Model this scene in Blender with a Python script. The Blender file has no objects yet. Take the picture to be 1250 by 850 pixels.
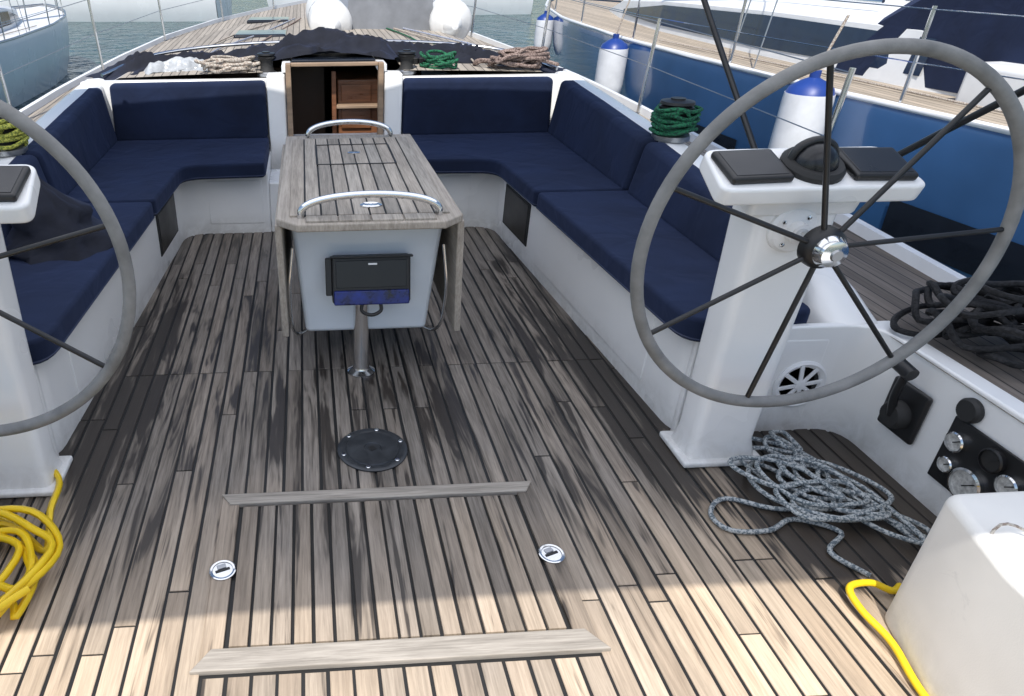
import bpy, math, random, bmesh
import numpy as np
from mathutils import Vector, Matrix, noise
random.seed(7)
sc=bpy.context.scene
PI=math.pi
# ------------------------------------------------------------ node helpers
def newmat(name):
    m=bpy.data.materials.new(name); m.use_nodes=True
    nt=m.node_tree; b=nt.nodes['Principled BSDF']
    return m,nt,b
def L(nt,a,b): nt.links.new(a,b)
def nmap(nt,scale,coord='Object'):
    tc=nt.nodes.new('ShaderNodeTexCoord'); mp=nt.nodes.new('ShaderNodeMapping')
    mp.inputs['Scale'].default_value=scale; L(nt,tc.outputs[coord],mp.inputs['Vector']); return mp.outputs[0]
def nnoise(nt,vec,scale=1,detail=4,rough=.6,dist=0):
    n=nt.nodes.new('ShaderNodeTexNoise'); n.inputs['Scale'].default_value=scale
    n.inputs['Detail'].default_value=detail; n.inputs['Roughness'].default_value=rough; n.inputs['Distortion'].default_value=dist
    L(nt,vec,n.inputs['Vector']); return n.outputs['Fac']
def nrange(nt,v,a,b,c=0,d=1):
    n=nt.nodes.new('ShaderNodeMapRange'); n.clamp=True
    for i,x in zip(('From Min','From Max','To Min','To Max'),(a,b,c,d)): n.inputs[i].default_value=x
    L(nt,v,n.inputs['Value']); return n.outputs[0]
def nmath(nt,op,a,b=None):
    n=nt.nodes.new('ShaderNodeMath'); n.operation=op
    for i,x in enumerate((a,b)):
        if x is None: continue
        if isinstance(x,(int,float)): n.inputs[i].default_value=x
        else: L(nt,x,n.inputs[i])
    return n.outputs[0]
def nmix(nt,f,a,b,mode='MIX'):
    n=nt.nodes.new('ShaderNodeMix'); n.data_type='RGBA'; n.blend_type=mode
    for s,x in ((n.inputs['Factor'],f),(n.inputs['A'],a),(n.inputs['B'],b)):
        if isinstance(x,(int,float)): s.default_value=x
        elif isinstance(x,tuple): s.default_value=(*x[:3],1)
        else: L(nt,x,s)
    return n.outputs['Result']
def nbump(nt,b,h,st=.3,dist=.01):
    n=nt.nodes.new('ShaderNodeBump'); n.inputs['Strength'].default_value=st; n.inputs['Distance'].default_value=dist
    L(nt,h,n.inputs['Height']); L(nt,n.outputs[0],b.inputs['Normal'])
def M(name,col,rough=.5,metal=0,var=.15,vs=4,bump=0,bs=60,bd=.003,scale=(1,1,1),rv=.1,coat=0,grime=False):
    m,nt,b=newmat(name); v=nmap(nt,scale)
    n=nnoise(nt,v,vs,3,.6); f=nrange(nt,n,.3,.7)
    c0=tuple(c*(1-var) for c in col); c1=tuple(min(1,c*(1+var*.6)) for c in col)
    cc=nmix(nt,f,c0,c1)
    if grime:
        sx=nt.nodes.new('ShaderNodeSeparateXYZ'); L(nt,v,sx.inputs[0]); z=sx.outputs[2]
        zz=nmath(nt,'MULTIPLY',nrange(nt,z,.13,.0),nrange(nt,z,-.06,-.02))
        g=nnoise(nt,v,14,4,.7,.5); k=nmath(nt,'MULTIPLY',zz,nrange(nt,g,.35,.65,.1,.55))
        cc=nmix(nt,k,cc,(.42,.40,.36))
        sc1=nnoise(nt,v,7,5,.75,1.2); cc=nmix(nt,nrange(nt,sc1,.66,.74,0,.22),cc,(.45,.45,.44))
    L(nt,cc,b.inputs['Base Color'])
    L(nt,nrange(nt,n,.3,.7,max(0.02,rough-rv),min(1,rough+rv)),b.inputs['Roughness'])
    b.inputs['Metallic'].default_value=metal; b.inputs['Coat Weight'].default_value=coat
    if bump: nbump(nt,b,nnoise(nt,v,bs,2),bump,bd)
    return m
# ------------------------------------------------------------ mesh helpers
def mk(name,vs,fs,mat,parent=None,smooth=False,M4=None,bevel=0,bseg=3,auto=None):
    me=bpy.data.meshes.new(name)
    if M4 is not None: vs=[M4@Vector(v) for v in vs]
    me.from_pydata([tuple(v) for v in vs],[],fs); me.materials.append(mat)
    bm=bmesh.new(); bm.from_mesh(me); bmesh.ops.recalc_face_normals(bm,faces=bm.faces); bm.to_mesh(me); bm.free()
    o=bpy.data.objects.new(name,me); sc.collection.objects.link(o)
    if bevel:
        md=o.modifiers.new('b','BEVEL'); md.width=bevel; md.segments=bseg; md.limit_method='ANGLE'; md.angle_limit=math.radians(35)
        smooth=True
    if smooth:
        for p in me.polygons: p.use_smooth=True
        if bevel:
            w=o.modifiers.new('wn','WEIGHTED_NORMAL'); w.keep_sharp=False
        else:
            me.set_sharp_from_angle(angle=math.radians(auto or 40))
    if parent: o.parent=parent
    return o
def empty(name):
    e=bpy.data.objects.new(name,None); e.empty_display_size=.1; sc.collection.objects.link(e); return e
def boxv(x0,x1,y0,y1,z0,z1):
    return ([(x0,y0,z0),(x1,y0,z0),(x1,y1,z0),(x0,y1,z0),(x0,y0,z1),(x1,y0,z1),(x1,y1,z1),(x0,y1,z1)],
            [(0,3,2,1),(4,5,6,7),(0,1,5,4),(1,2,6,5),(2,3,7,6),(3,0,4,7)])
def box(name,x0,x1,y0,y1,z0,z1,mat,parent=None,bevel=.004,M4=None,bseg=3):
    v,f=boxv(x0,x1,y0,y1,z0,z1); return mk(name,v,f,mat,parent,M4=M4,bevel=bevel,bseg=bseg)
def prism(name,poly,z0,z1,mat,parent=None,bevel=0,M4=None,bseg=3):
    n=len(poly)
    vs=[(x,y,z0) for x,y in poly]+[(x,y,z1) for x,y in poly]
    fs=[tuple(range(n))[::-1],tuple(range(n,2*n))]+[(i,(i+1)%n,n+(i+1)%n,n+i) for i in range(n)]
    return mk(name,vs,fs,mat,parent,bevel=bevel,M4=M4,bseg=bseg,smooth=True)
def rpoly(pts,seg=6):
    out=[]; n=len(pts)
    for i in range(n):
        x,y,r=pts[i]; p=Vector((x,y)); a=Vector(pts[i-1][:2]); b=Vector(pts[(i+1)%n][:2])
        if r<=0: out.append((x,y)); continue
        da=(a-p).normalized(); db=(b-p).normalized(); ang=da.angle(db)
        d=r/math.tan(ang/2); p0=p+da*d; p1=p+db*d
        for k in range(seg+1):
            t=k/seg; q=p0*(1-t)**2+p*2*t*(1-t)+p1*t*t; out.append((q.x,q.y))
    return out
def catmull(P,n=8,closed=False):
    P=[Vector(p) for p in P]; out=[]; m=len(P)
    rng=range(m) if closed else range(m-1)
    for i in rng:
        p1=P[i]; p2=P[(i+1)%m]
        p0=P[i-1] if (closed or i>0) else p1*2-p2
        p3=P[(i+2)%m] if (closed or i+2<m) else p2*2-p1
        for k in range(n):
            t=k/n
            out.append(.5*((2*p1)+(p2-p0)*t+(2*p0-5*p1+4*p2-p3)*t*t+(3*p1-p0-3*p2+p3)*t**3))
    if not closed: out.append(P[-1])
    return out
def tubegeo(P,r,seg=8,closed=False,flat=1):
    P=[Vector(p) for p in P]; n=len(P); vs=[];fs=[]; N=None
    for i in range(n):
        a=P[i-1] if (closed or i>0) else P[i]; b=P[(i+1)%n] if (closed or i<n-1) else P[i]
        T_=(b-a); T_=T_.normalized() if T_.length>1e-9 else Vector((0,0,1))
        if N is None:
            up=Vector((0,0,1)) if abs(T_.z)<.9 else Vector((1,0,0)); N=(up-T_*up.dot(T_)).normalized()
        else:
            N=(N-T_*N.dot(T_)); N=N.normalized() if N.length>1e-6 else Vector((1,0,0))
        B=T_.cross(N); rr=r[i] if isinstance(r,(list,tuple)) else r
        for k in range(seg):
            an=2*PI*k/seg; vs.append(P[i]+N*math.cos(an)*rr*flat+B*math.sin(an)*rr)
    for i in range(n if closed else n-1):
        j=(i+1)%n
        for k in range(seg):
            l=(k+1)%seg; fs.append((i*seg+k,i*seg+l,j*seg+l,j*seg+k))
    if not closed:
        fs.append(tuple(range(seg))[::-1]); fs.append(tuple((n-1)*seg+k for k in range(seg)))
    return vs,fs
def tube(name,P,r,mat,parent=None,seg=8,closed=False,M4=None,sm=0,flat=1):
    if sm: P=catmull(P,sm,closed)
    v,f=tubegeo(P,r,seg,closed,flat); return mk(name,v,f,mat,parent,smooth=True,M4=M4,auto=60)
def lathe(name,prof,mat,parent=None,M4=None,seg=28,auto=35,cap=True):
    vs=[];fs=[];n=len(prof)
    for r,z in prof:
        for k in range(seg):
            a=2*PI*k/seg; vs.append((r*math.cos(a),r*math.sin(a),z))
    for i in range(n-1):
        for k in range(seg):
            l=(k+1)%seg; fs.append((i*seg+k,i*seg+l,(i+1)*seg+l,(i+1)*seg+k))
    if cap:
        if prof[0][0]>1e-5: fs.append(tuple(range(seg))[::-1])
        if prof[-1][0]>1e-5: fs.append(tuple((n-1)*seg+k for k in range(seg)))
    return mk(name,vs,fs,mat,parent,smooth=True,M4=M4,auto=auto)
def T(x,y,z): return Matrix.Translation((x,y,z))
def R(ax,deg): return Matrix.Rotation(math.radians(deg),4,ax)
# ------------------------------------------------------------ materials
def teak(name,grey=(.285,.252,.218),dark=(.125,.110,.094),dry_sunlit=(.58,.465,.345),attr=True,wet=True,along='Y',dry_sunlit_on=True):
    m,nt,b=newmat(name)
    tc=nt.nodes.new('ShaderNodeTexCoord'); O=tc.outputs['Object']
    if attr:
        at=nt.nodes.new('ShaderNodeAttribute'); at.attribute_name='pr'; sp=nt.nodes.new('ShaderNodeSeparateColor'); L(nt,at.outputs['Color'],sp.inputs[0])
        r1,r2,r3=sp.outputs
        off=nt.nodes.new('ShaderNodeVectorMath'); off.operation='MULTIPLY_ADD'; L(nt,at.outputs['Color'],off.inputs[0]); off.inputs[1].default_value=(7,13,5); L(nt,O,off.inputs[2]); V=off.outputs[0]
    else: V=O; r1=None
    def mp(s,src):
        q=nt.nodes.new('ShaderNodeMapping'); q.inputs['Scale'].default_value=s if along=='Y' else (s[1],s[0],s[2]); L(nt,src,q.inputs['Vector']); return q.outputs[0]
    g=nnoise(nt,mp((150,6,40),V),1,4,.7,.4)
    g2=nnoise(nt,mp((30,3.2,10),V),1,3,.6,.6)
    f=nmath(nt,'ADD',nmath(nt,'MULTIPLY',g,.65),nmath(nt,'MULTIPLY',g2,.35))
    f=nrange(nt,f,.36,.64)
    col=nmix(nt,f,dark,grey)
    big=nnoise(nt,O,1.3,2,.6)
    sx=nt.nodes.new('ShaderNodeSeparateXYZ'); L(nt,O,sx.inputs[0])
    if dry_sunlit_on:
        dcol=nmix(nt,f,tuple(c*.66 for c in dry_sunlit),dry_sunlit)  # dry, bleached teak aft, with sunlit brightness also put into the colour
        yy=nmath(nt,'ADD',sx.outputs[1],nmath(nt,'MULTIPLY',nmath(nt,'SUBTRACT',big,.5),1.2))
        yy=nmath(nt,'SUBTRACT',yy,nmath(nt,'MULTIPLY',nrange(nt,nmath(nt,'ABSOLUTE',sx.outputs[0]),.5,1.0),.35))
        if r1 is not None: yy=nmath(nt,'ADD',yy,nmath(nt,'MULTIPLY',nmath(nt,'SUBTRACT',r2,.5),.35))
        k=nrange(nt,yy,.7,1.6,1,.0); col=nmix(nt,k,col,dcol)
    if r1 is not None:
        br=nrange(nt,r1,0,1,.76,1.18); cb=nt.nodes.new('ShaderNodeCombineColor')
        for i in range(3): L(nt,br,cb.inputs[i])
        col=nmix(nt,1.0,col,cb.outputs[0],'MULTIPLY')
        col=nmix(nt,nrange(nt,r3,.0,1,0,.3),col,nmix(nt,1.0,col,(1.10,.96,.82),'MULTIPLY'))
    if wet:
        s=nnoise(nt,mp((22,1.7,3),V),1,3,.66,.8)
        s2=nnoise(nt,mp((5,1.6,3),O),1,3,.62,.5)
        s=nmath(nt,'ADD',nmath(nt,'MULTIPLY',s,.66),nmath(nt,'MULTIPLY',s2,.34))
        ax=nmath(nt,'ABSOLUTE',sx.outputs[0]); Y_=sx.outputs[1]
        m1=nmath(nt,'MULTIPLY',nrange(nt,ax,.62,.85),nrange(nt,Y_,1.40,1.75))
        m1=nmath(nt,'MULTIPLY',m1,nrange(nt,Y_,4.2,2.6,.4,1.3))
        m2=nmath(nt,'MULTIPLY',nrange(nt,nmath(nt,'ABSOLUTE',nmath(nt,'SUBTRACT',Y_,2.25)),1.3,.2),.68)
        m3=nmath(nt,'MULTIPLY',nmath(nt,'MULTIPLY',nrange(nt,ax,1.0,1.18),nrange(nt,Y_,1.15,1.36)),2.3)
        mm=nmath(nt,'MAXIMUM',nmath(nt,'MAXIMUM',m1,m2),m3)
        th=nmath(nt,'ADD',s,nmath(nt,'MULTIPLY',mm,.125))
        th=nmath(nt,'ADD',th,nmath(nt,'MULTIPLY',nmath(nt,'SUBTRACT',big,.5),.12))
        w=nrange(nt,th,.588,.645,0,.90)
        w2=nrange(nt,th,.50,.60,0,.35)
        col=nmix(nt,w2,col,nmix(nt,1.0,col,(.45,.42,.38),'MULTIPLY'))
        col=nmix(nt,w,col,(.026,.020,.016)); rg=nrange(nt,w,0,1,.72,.38); L(nt,rg,b.inputs['Roughness'])
    else: b.inputs['Roughness'].default_value=.7
    L(nt,col,b.inputs['Base Color']); nbump(nt,b,g,.35,.002)
    return m
teak_floor=teak('weathered_teak')
teak_tab=teak('table_teak',grey=(.42,.38,.33),dark=(.20,.18,.155),wet=False,dry_sunlit_on=False)
teak_trim=teak('teak_trim',grey=(.41,.37,.32),dark=(.20,.178,.15),attr=False,wet=False,along='X',dry_sunlit_on=False)
teak_leaf=teak('teak_leaf',grey=(.44,.39,.335),dark=(.25,.22,.185),attr=False,wet=False,dry_sunlit_on=False)
def teak_deck(name,c0,c1,pitch=.06,seam=.1,axis=0):
    m,nt,b=newmat(name); tc=nt.nodes.new('ShaderNodeTexCoord'); O=tc.outputs['Object']
    sx=nt.nodes.new('ShaderNodeSeparateXYZ'); L(nt,O,sx.inputs[0])
    q=nmath(nt,'DIVIDE',nmath(nt,'ADD',sx.outputs[axis],50),pitch)
    sm=nmath(nt,'LESS_THAN',nmath(nt,'FRACT',q),seam); fl=nmath(nt,'FLOOR',q)
    wn=nt.nodes.new('ShaderNodeTexWhiteNoise'); wn.noise_dimensions='1D'; L(nt,fl,wn.inputs['W'])
    mp=nt.nodes.new('ShaderNodeMapping'); mp.inputs['Scale'].default_value=(60,3,20); L(nt,O,mp.inputs['Vector'])
    g=nrange(nt,nmath(nt,'ADD',nmath(nt,'MULTIPLY',nnoise(nt,mp.outputs[0],1,3),.7),nmath(nt,'MULTIPLY',wn.outputs['Value'],.3)),.3,.7)
    col=nmix(nt,g,c0,c1); col=nmix(nt,sm,col,(.02,.02,.02)); L(nt,col,b.inputs['Base Color']); b.inputs['Roughness'].default_value=.75
    return m
shaded_worn_teak=teak_deck('shaded_worn_teak',(.09,.075,.064),(.20,.17,.145),.055)  # weathered side deck, its shade also put into the darker colour
sunlit_teak=teak_deck('sunlit_teak',(.26,.23,.195),(.42,.375,.32),.055)  # paler copy of the deck teak, sunlight put into its colour
nb_teak=teak_deck('neighbour_teak',(.33,.28,.22),(.5,.42,.33),.06)
caulk=M('black_caulk',(.010,.010,.010),.6)
gel=M('white_gelcoat',(.84,.84,.83),.32,var=.04,vs=2,coat=.2,grime=True)
gelw=M('worn_white_gelcoat',(.76,.77,.78),.4,var=.08,vs=4)
nonskid=M('cream_nonskid',(.80,.78,.73),.6,bump=.3,bs=250,bd=.001,var=.06,grime=True)
def fabric(name,c,vs=3,bd=.02):
    m,nt,b=newmat(name); v=nmap(nt,(1,1,1))
    n=nnoise(nt,v,vs,3,.6,.3); f=nrange(nt,n,.3,.7)
    L(nt,nmix(nt,f,tuple(x*.7 for x in c),tuple(x*1.3 for x in c)),b.inputs['Base Color'])
    b.inputs['Roughness'].default_value=.9; b.inputs['Sheen Weight'].default_value=.12; b.inputs['Sheen Roughness'].default_value=.6
    b.inputs['Sheen Tint'].default_value=(.3,.4,.8,1); b.inputs['Specular IOR Level'].default_value=.25
    nbump(nt,b,nnoise(nt,v,6,2,.5,.8),.6,bd); return m
navy=fabric('navy_canvas',(.0062,.0120,.034))
piping=M('navy_piping',(.012,.022,.06),.6)
darkcloth=fabric('dark_sprayhood_canvas',(.012,.013,.018),8,.03)
bluecloth=fabric('blue_cover_canvas',(.02,.06,.20),4)
greycloth=M('grey_clear_plastic',(.38,.40,.42),.25,var=.3,vs=12,bump=.5,bs=15,bd=.02)
blk=M('black_plastic',(.012,.012,.013),.4,var=.3)
blkrough=M('black_rubber',(.02,.02,.02),.7)
drainm=M('dark_anodised_metal',(.05,.055,.062),.42,.5,var=.3,vs=20)
glass=M('screen_glass',(.006,.007,.01),.3,var=.2)
scr=M('screen_cover_blue',(.008,.02,.15),.3,var=.9,vs=25)
chrome=M('polished_stainless',(.72,.73,.74),.14,1,var=.05,rv=.06)
alu=M('satin_metal',(.45,.46,.48),.35,1,var=.1)
leather=M('grey_wheel_leather',(.20,.20,.195),.6,var=.3,vs=14,bump=.35,bs=180,bd=.002)
brown=M('varnished_wood',(.20,.085,.04),.35,var=.4,vs=3,scale=(2,2,18),coat=.2)
browntrim=M('teak_frame',(.30,.21,.14),.5,var=.3,vs=5,scale=(1,1,6))
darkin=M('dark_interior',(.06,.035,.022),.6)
yellow=M('yellow_hose',(.85,.58,.012),.38,var=.1,vs=8)
def ropemat(name,a,b_,sc_=160,th=.5):
    m,nt,b=newmat(name); v=nmap(nt,(1,1,1)); n=nnoise(nt,v,sc_,1,.5)
    L(nt,nmix(nt,nrange(nt,n,th-.05,th+.05),a,b_),b.inputs['Base Color']); b.inputs['Roughness'].default_value=.85
    return m
rope_b=ropemat('grey_fleck_rope',(.44,.46,.455),(.13,.16,.18),150,.50)
rope_g=ropemat('green_rope',(.015,.16,.07),(.005,.05,.03),120)
rope_k=ropemat('black_rope',(.016,.016,.018),(.005,.005,.006),120)
rope_y=ropemat('yellow_green_rope',(.45,.45,.08),(.15,.18,.03),120)
rope_w=ropemat('beige_rope',(.5,.46,.40),(.28,.22,.18),120)
rope_r=ropemat('brown_fleck_rope',(.30,.23,.20),(.12,.08,.07),120)
rope_n=ropemat('blue_rope',(.05,.10,.3),(.4,.42,.45),120,.42)
navyhull=M('navy_hull_paint',(.035,.10,.235),.14,var=.25,vs=1.2,coat=.8,rv=.03)
whitehull=M('white_hull_paint',(.80,.81,.82),.25,var=.05,vs=1)
fenderw=M('white_fender_vinyl',(.74,.75,.77),.4,var=.1,vs=8)
fenderb=M('blue_fender_end',(.015,.05,.25),.4)
dinghym=M('white_hypalon',(.74,.74,.73),.5,var=.06,vs=6)
dinghyg=M('grey_hypalon',(.22,.23,.25),.5,var=.2,vs=6)
winglass=M('dark_window',(.01,.013,.02),.08,var=.2)
navywin=M('navy_tinted_window',(.012,.025,.06),.1,var=.2)
# ------------------------------------------------------------ world / light / camera
W=bpy.data.worlds.new('World'); sc.world=W; W.use_nodes=True; nt=W.node_tree
bg=nt.nodes['Background']; sky=nt.nodes.new('ShaderNodeTexSky'); sky.sky_type='NISHITA'; sky.sun_disc=False
EL=57; AZ=200
sky.sun_elevation=math.radians(EL); sky.sun_rotation=math.radians(AZ); L(nt,sky.outputs[0],bg.inputs[0]); bg.inputs[1].default_value=.15
sd=Vector((math.sin(math.radians(AZ))*math.cos(math.radians(EL)),math.cos(math.radians(AZ))*math.cos(math.radians(EL)),math.sin(math.radians(EL))))
sun=bpy.data.lights.new('sun','SUN'); sun.energy=5; sun.angle=math.radians(.5); sun.color=(1,.96,.9)
so=bpy.data.objects.new('sun',sun); so.rotation_euler=sd.to_track_quat('Z','Y').to_euler(); sc.collection.objects.link(so)
cam=bpy.data.cameras.new('camera'); co=bpy.data.objects.new('camera',cam); sc.collection.objects.link(co); sc.camera=co
cam.sensor_width=36; cam.lens=24.54; cam.shift_x=.1586; cam.clip_end=3000; cam.clip_start=.05
p,y,r=.5086,.0568,-.007
f_=Vector((math.sin(y)*math.cos(p),math.cos(y)*math.cos(p),-math.sin(p))); rt=Vector((math.cos(y),-math.sin(y),0)); up=rt.cross(f_)
r2=rt*math.cos(r)+up*math.sin(r); u2=-rt*math.sin(r)+up*math.cos(r)
m3=Matrix((r2,u2,-f_)).transposed(); co.matrix_world=Matrix.Translation((-.1822,0,1.45))@m3.to_4x4()
sc.view_settings.view_transform='Standard'; sc.view_settings.look='None'; sc.view_settings.exposure=0
# ------------------------------------------------------------ planks
def plankset(name,cells,mat,parent=None,th=.012,gap=.008,M4=None):
    V=[];F=[];C=[]
    for (x0,x1,y0,y1,z) in cells:
        o=len(V); g=gap/2*random.uniform(.8,1.3); b=.0012; c=(random.random(),random.random(),random.random(),1); z=z+random.uniform(-.0006,.0006)
        a0,a1,b0,b1=x0+g,x1-g,y0+g*.6,y1-g*.6
        V+=[(a0,b0,z-th),(a1,b0,z-th),(a1,b1,z-th),(a0,b1,z-th),(a0,b0,z-b),(a1,b0,z-b),(a1,b1,z-b),(a0,b1,z-b),
            (a0+b,b0+b,z),(a1-b,b0+b,z),(a1-b,b1-b,z),(a0+b,b1-b,z)]
        fs=[(8,9,10,11),(0,1,5,4),(1,2,6,5),(2,3,7,6),(3,0,4,7),(4,5,9,8),(5,6,10,9),(6,7,11,10),(7,4,8,11)]
        F+=[tuple(i+o for i in q) for q in fs]; C+=[c]*12
    me=bpy.data.meshes.new(name)
    if M4 is not None: V=[M4@Vector(v) for v in V]
    me.from_pydata([tuple(v) for v in V],[],F); me.materials.append(mat)
    ca=me.color_attributes.new('pr','FLOAT_COLOR','POINT')
    for i,c in enumerate(C): ca.data[i].color=c
    o=bpy.data.objects.new(name,me); sc.collection.objects.link(o)
    if parent: o.parent=parent
    return o
floor=empty('teak_cockpit_floor')
pw=.0591; cells=[]
for i in range(-28,28):
    x0=i*pw; x1=x0+pw
    segs=[(.15,4.2)]
    if abs((x0+x1)/2)<.5: segs=[(.15,1.058),(1.690,4.2)]
    for a,b in segs:
        cuts=[a]
        if a<2.43<b:
            pre=2.43+random.choice([0,0,0,.0,.35,-.3]); yy=a
            while pre-yy>1.3:
                yy+=random.uniform(.7,1.2)
                if pre-yy>.25: cuts.append(yy)
            cuts.append(pre); yy=pre
            while b-yy>1.5:
                yy+=random.uniform(.7,1.3)
                if b-yy>.25: cuts.append(yy)
        cuts.append(b)
        for c0,c1 in zip(cuts[:-1],cuts[1:]): cells.append((x0,x1,c0,c1,0))
plankset('planks',cells,teak_floor,floor,gap=.009)
box('caulk_bed',-1.72,1.72,.1,4.25,-.05,-.0035,caulk,floor,bevel=0)
hatch=empty('cockpit_floor_hatch')
cells=[]
for i in range(-8,8): cells.append((i*.0523,(i+1)*.0523,1.132,1.628,.006))
plankset('hatch_planks',cells,teak_floor,hatch)
plankset('hatch_side_boards',[(-.484,-.424,1.07,1.675,.006),(.424,.484,1.07,1.675,.006)],teak_floor,hatch,gap=.006)
for nm,y0,y1,x0,x1,ix in (('aft_trim_board',1.066,1.126,-.50,.50,.045),('fore_trim_board',1.634,1.680,-.455,.455,-.03)):
    prism(nm,[(x0,y0),(x1,y0),(x1-ix,y1),(x0+ix,y1)],-.01,.012,teak_trim,hatch,bevel=.003)
for s in (-1,1):
    e=empty('flush_hatch_latch'); c=T(s*.452,1.375,.006)
    lathe('ring',[(.036,0),(.036,.004),(.033,.0055),(.028,.0045),(.027,.002),(0,.002)],chrome,e,c)
    box('slot',-.02,.02,-.004,.004,.0015,.004,blk,e,.001,M4=c@R('Z',20)); box('lift_tab',-.012,.012,.006,.02,.002,.005,alu,e,.001,M4=c@R('Z',20))
e=empty('deck_drain_plate'); c=T(0,1.885,.001)
lathe('disc',[(.118,0),(.118,.004),(.112,.007),(.098,.0075),(.094,.005),(.09,.005),(.088,.008),(.03,.009),(.028,.006),(0,.006)],drainm,e,c,40)
for k in range(6):
    a=k*PI/3+.3; lathe('screw_%d'%k,[(.008,0),(.008,.010),(.006,.012),(0,.012)],chrome,e,c@T(.103*math.cos(a),.103*math.sin(a),0),12)
box('key_recess',-.011,.011,-.011,.011,.006,.0085,blk,e,.001,M4=c@R('Z',30))
# ------------------------------------------------------------ settees
def mir(poly,s): return [(s*x,*rest) for x,*rest in poly]
for s in (1,-1):
    e=empty('cockpit_settee')
    base=rpoly(mir([(1.05,1.90,.09),(.93,4.08,.14),(.42,4.08,.0),(.42,4.74,0),(1.49,4.74,0),(1.50,1.90,0)],s))
    prism('fiberglass_base',base,-.02,.365,gel,e,bevel=.012)
    a=Vector((s*1.05,1.9)); b=Vector((s*.93,4.08)); d=(b-a).normalized(); L0=(b-a).length
    WMt=T(a.x,a.y,0)@R('Z',math.degrees(math.atan2(d.y,d.x)))
    def wall(nm_,a,b,z0,z1,th,mat,bev=.003):
        y0,y1=sorted((-.002*s,th*s)); box(nm_,a*L0,b*L0,y0,y1,z0,z1,mat,e,bev,M4=WMt)
    wall('locker_panel',.12,.66,.06,.34,.004,gel,.0035)
    wall('speaker_grille_frame',.715,.90,.10,.33,.006,blkrough)
    wall('speaker_grille_cloth',.725,.89,.112,.318,.0085,blk,.001)
    box('fore_moulding',*sorted((s*.46,s*.78)),4.076,4.09,.06,.32,gel,e,.003)
    aft=rpoly(mir([(.995,1.87,.10),(.925,3.285,.03),(1.42,3.285,.02),(1.44,1.93,.06)],s))
    fore=rpoly(mir([(.922,3.30,.03),(.885,3.93,.12),(.43,3.95,.03),(.43,4.62,.02),(1.42,4.62,.02),(1.42,3.30,.02)],s))
    for nm,pp in (('aft_seat_cushion',aft),('fore_seat_cushion',fore)):
        prism(nm,pp,.367,.452,navy,e,bevel=.028,bseg=4)
        tube(nm+'_piping',[(a,b,.380) for a,b in pp],.0035,piping,e,seg=5,closed=True)
    def slant(nm_,P0,P1,zb,zt0,zt1,inw,th):
        P0=Vector(P0);P1=Vector(P1);o=Vector(inw); k=.05; vs=[]
        for P,zt in ((P0,zt0),(P1,zt1)):
            for d_,z in ((0,zb),(th,zb),(th+k,zt),(k,zt)):
                q=P+o*d_; vs.append((q.x,q.y,z))
        return mk(nm_,vs,[(0,1,2,3),(4,7,6,5),(0,4,5,1),(1,5,6,2),(2,6,7,3),(3,7,4,0)],navy,e,bevel=.028,bseg=4)
    slant('aft_back_cushion',(s*1.32,2.04),(s*1.35,3.25),.44,.60,.695,(s,0),.10)
    slant('mid_back_cushion',(s*1.35,3.27),(s*1.38,4.60),.44,.695,.775,(s,0),.10)
    slant('fore_back_cushion',(s*.435,4.58),(s*1.40,4.58),.44,.785,.78,(0,1),.10)
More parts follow.
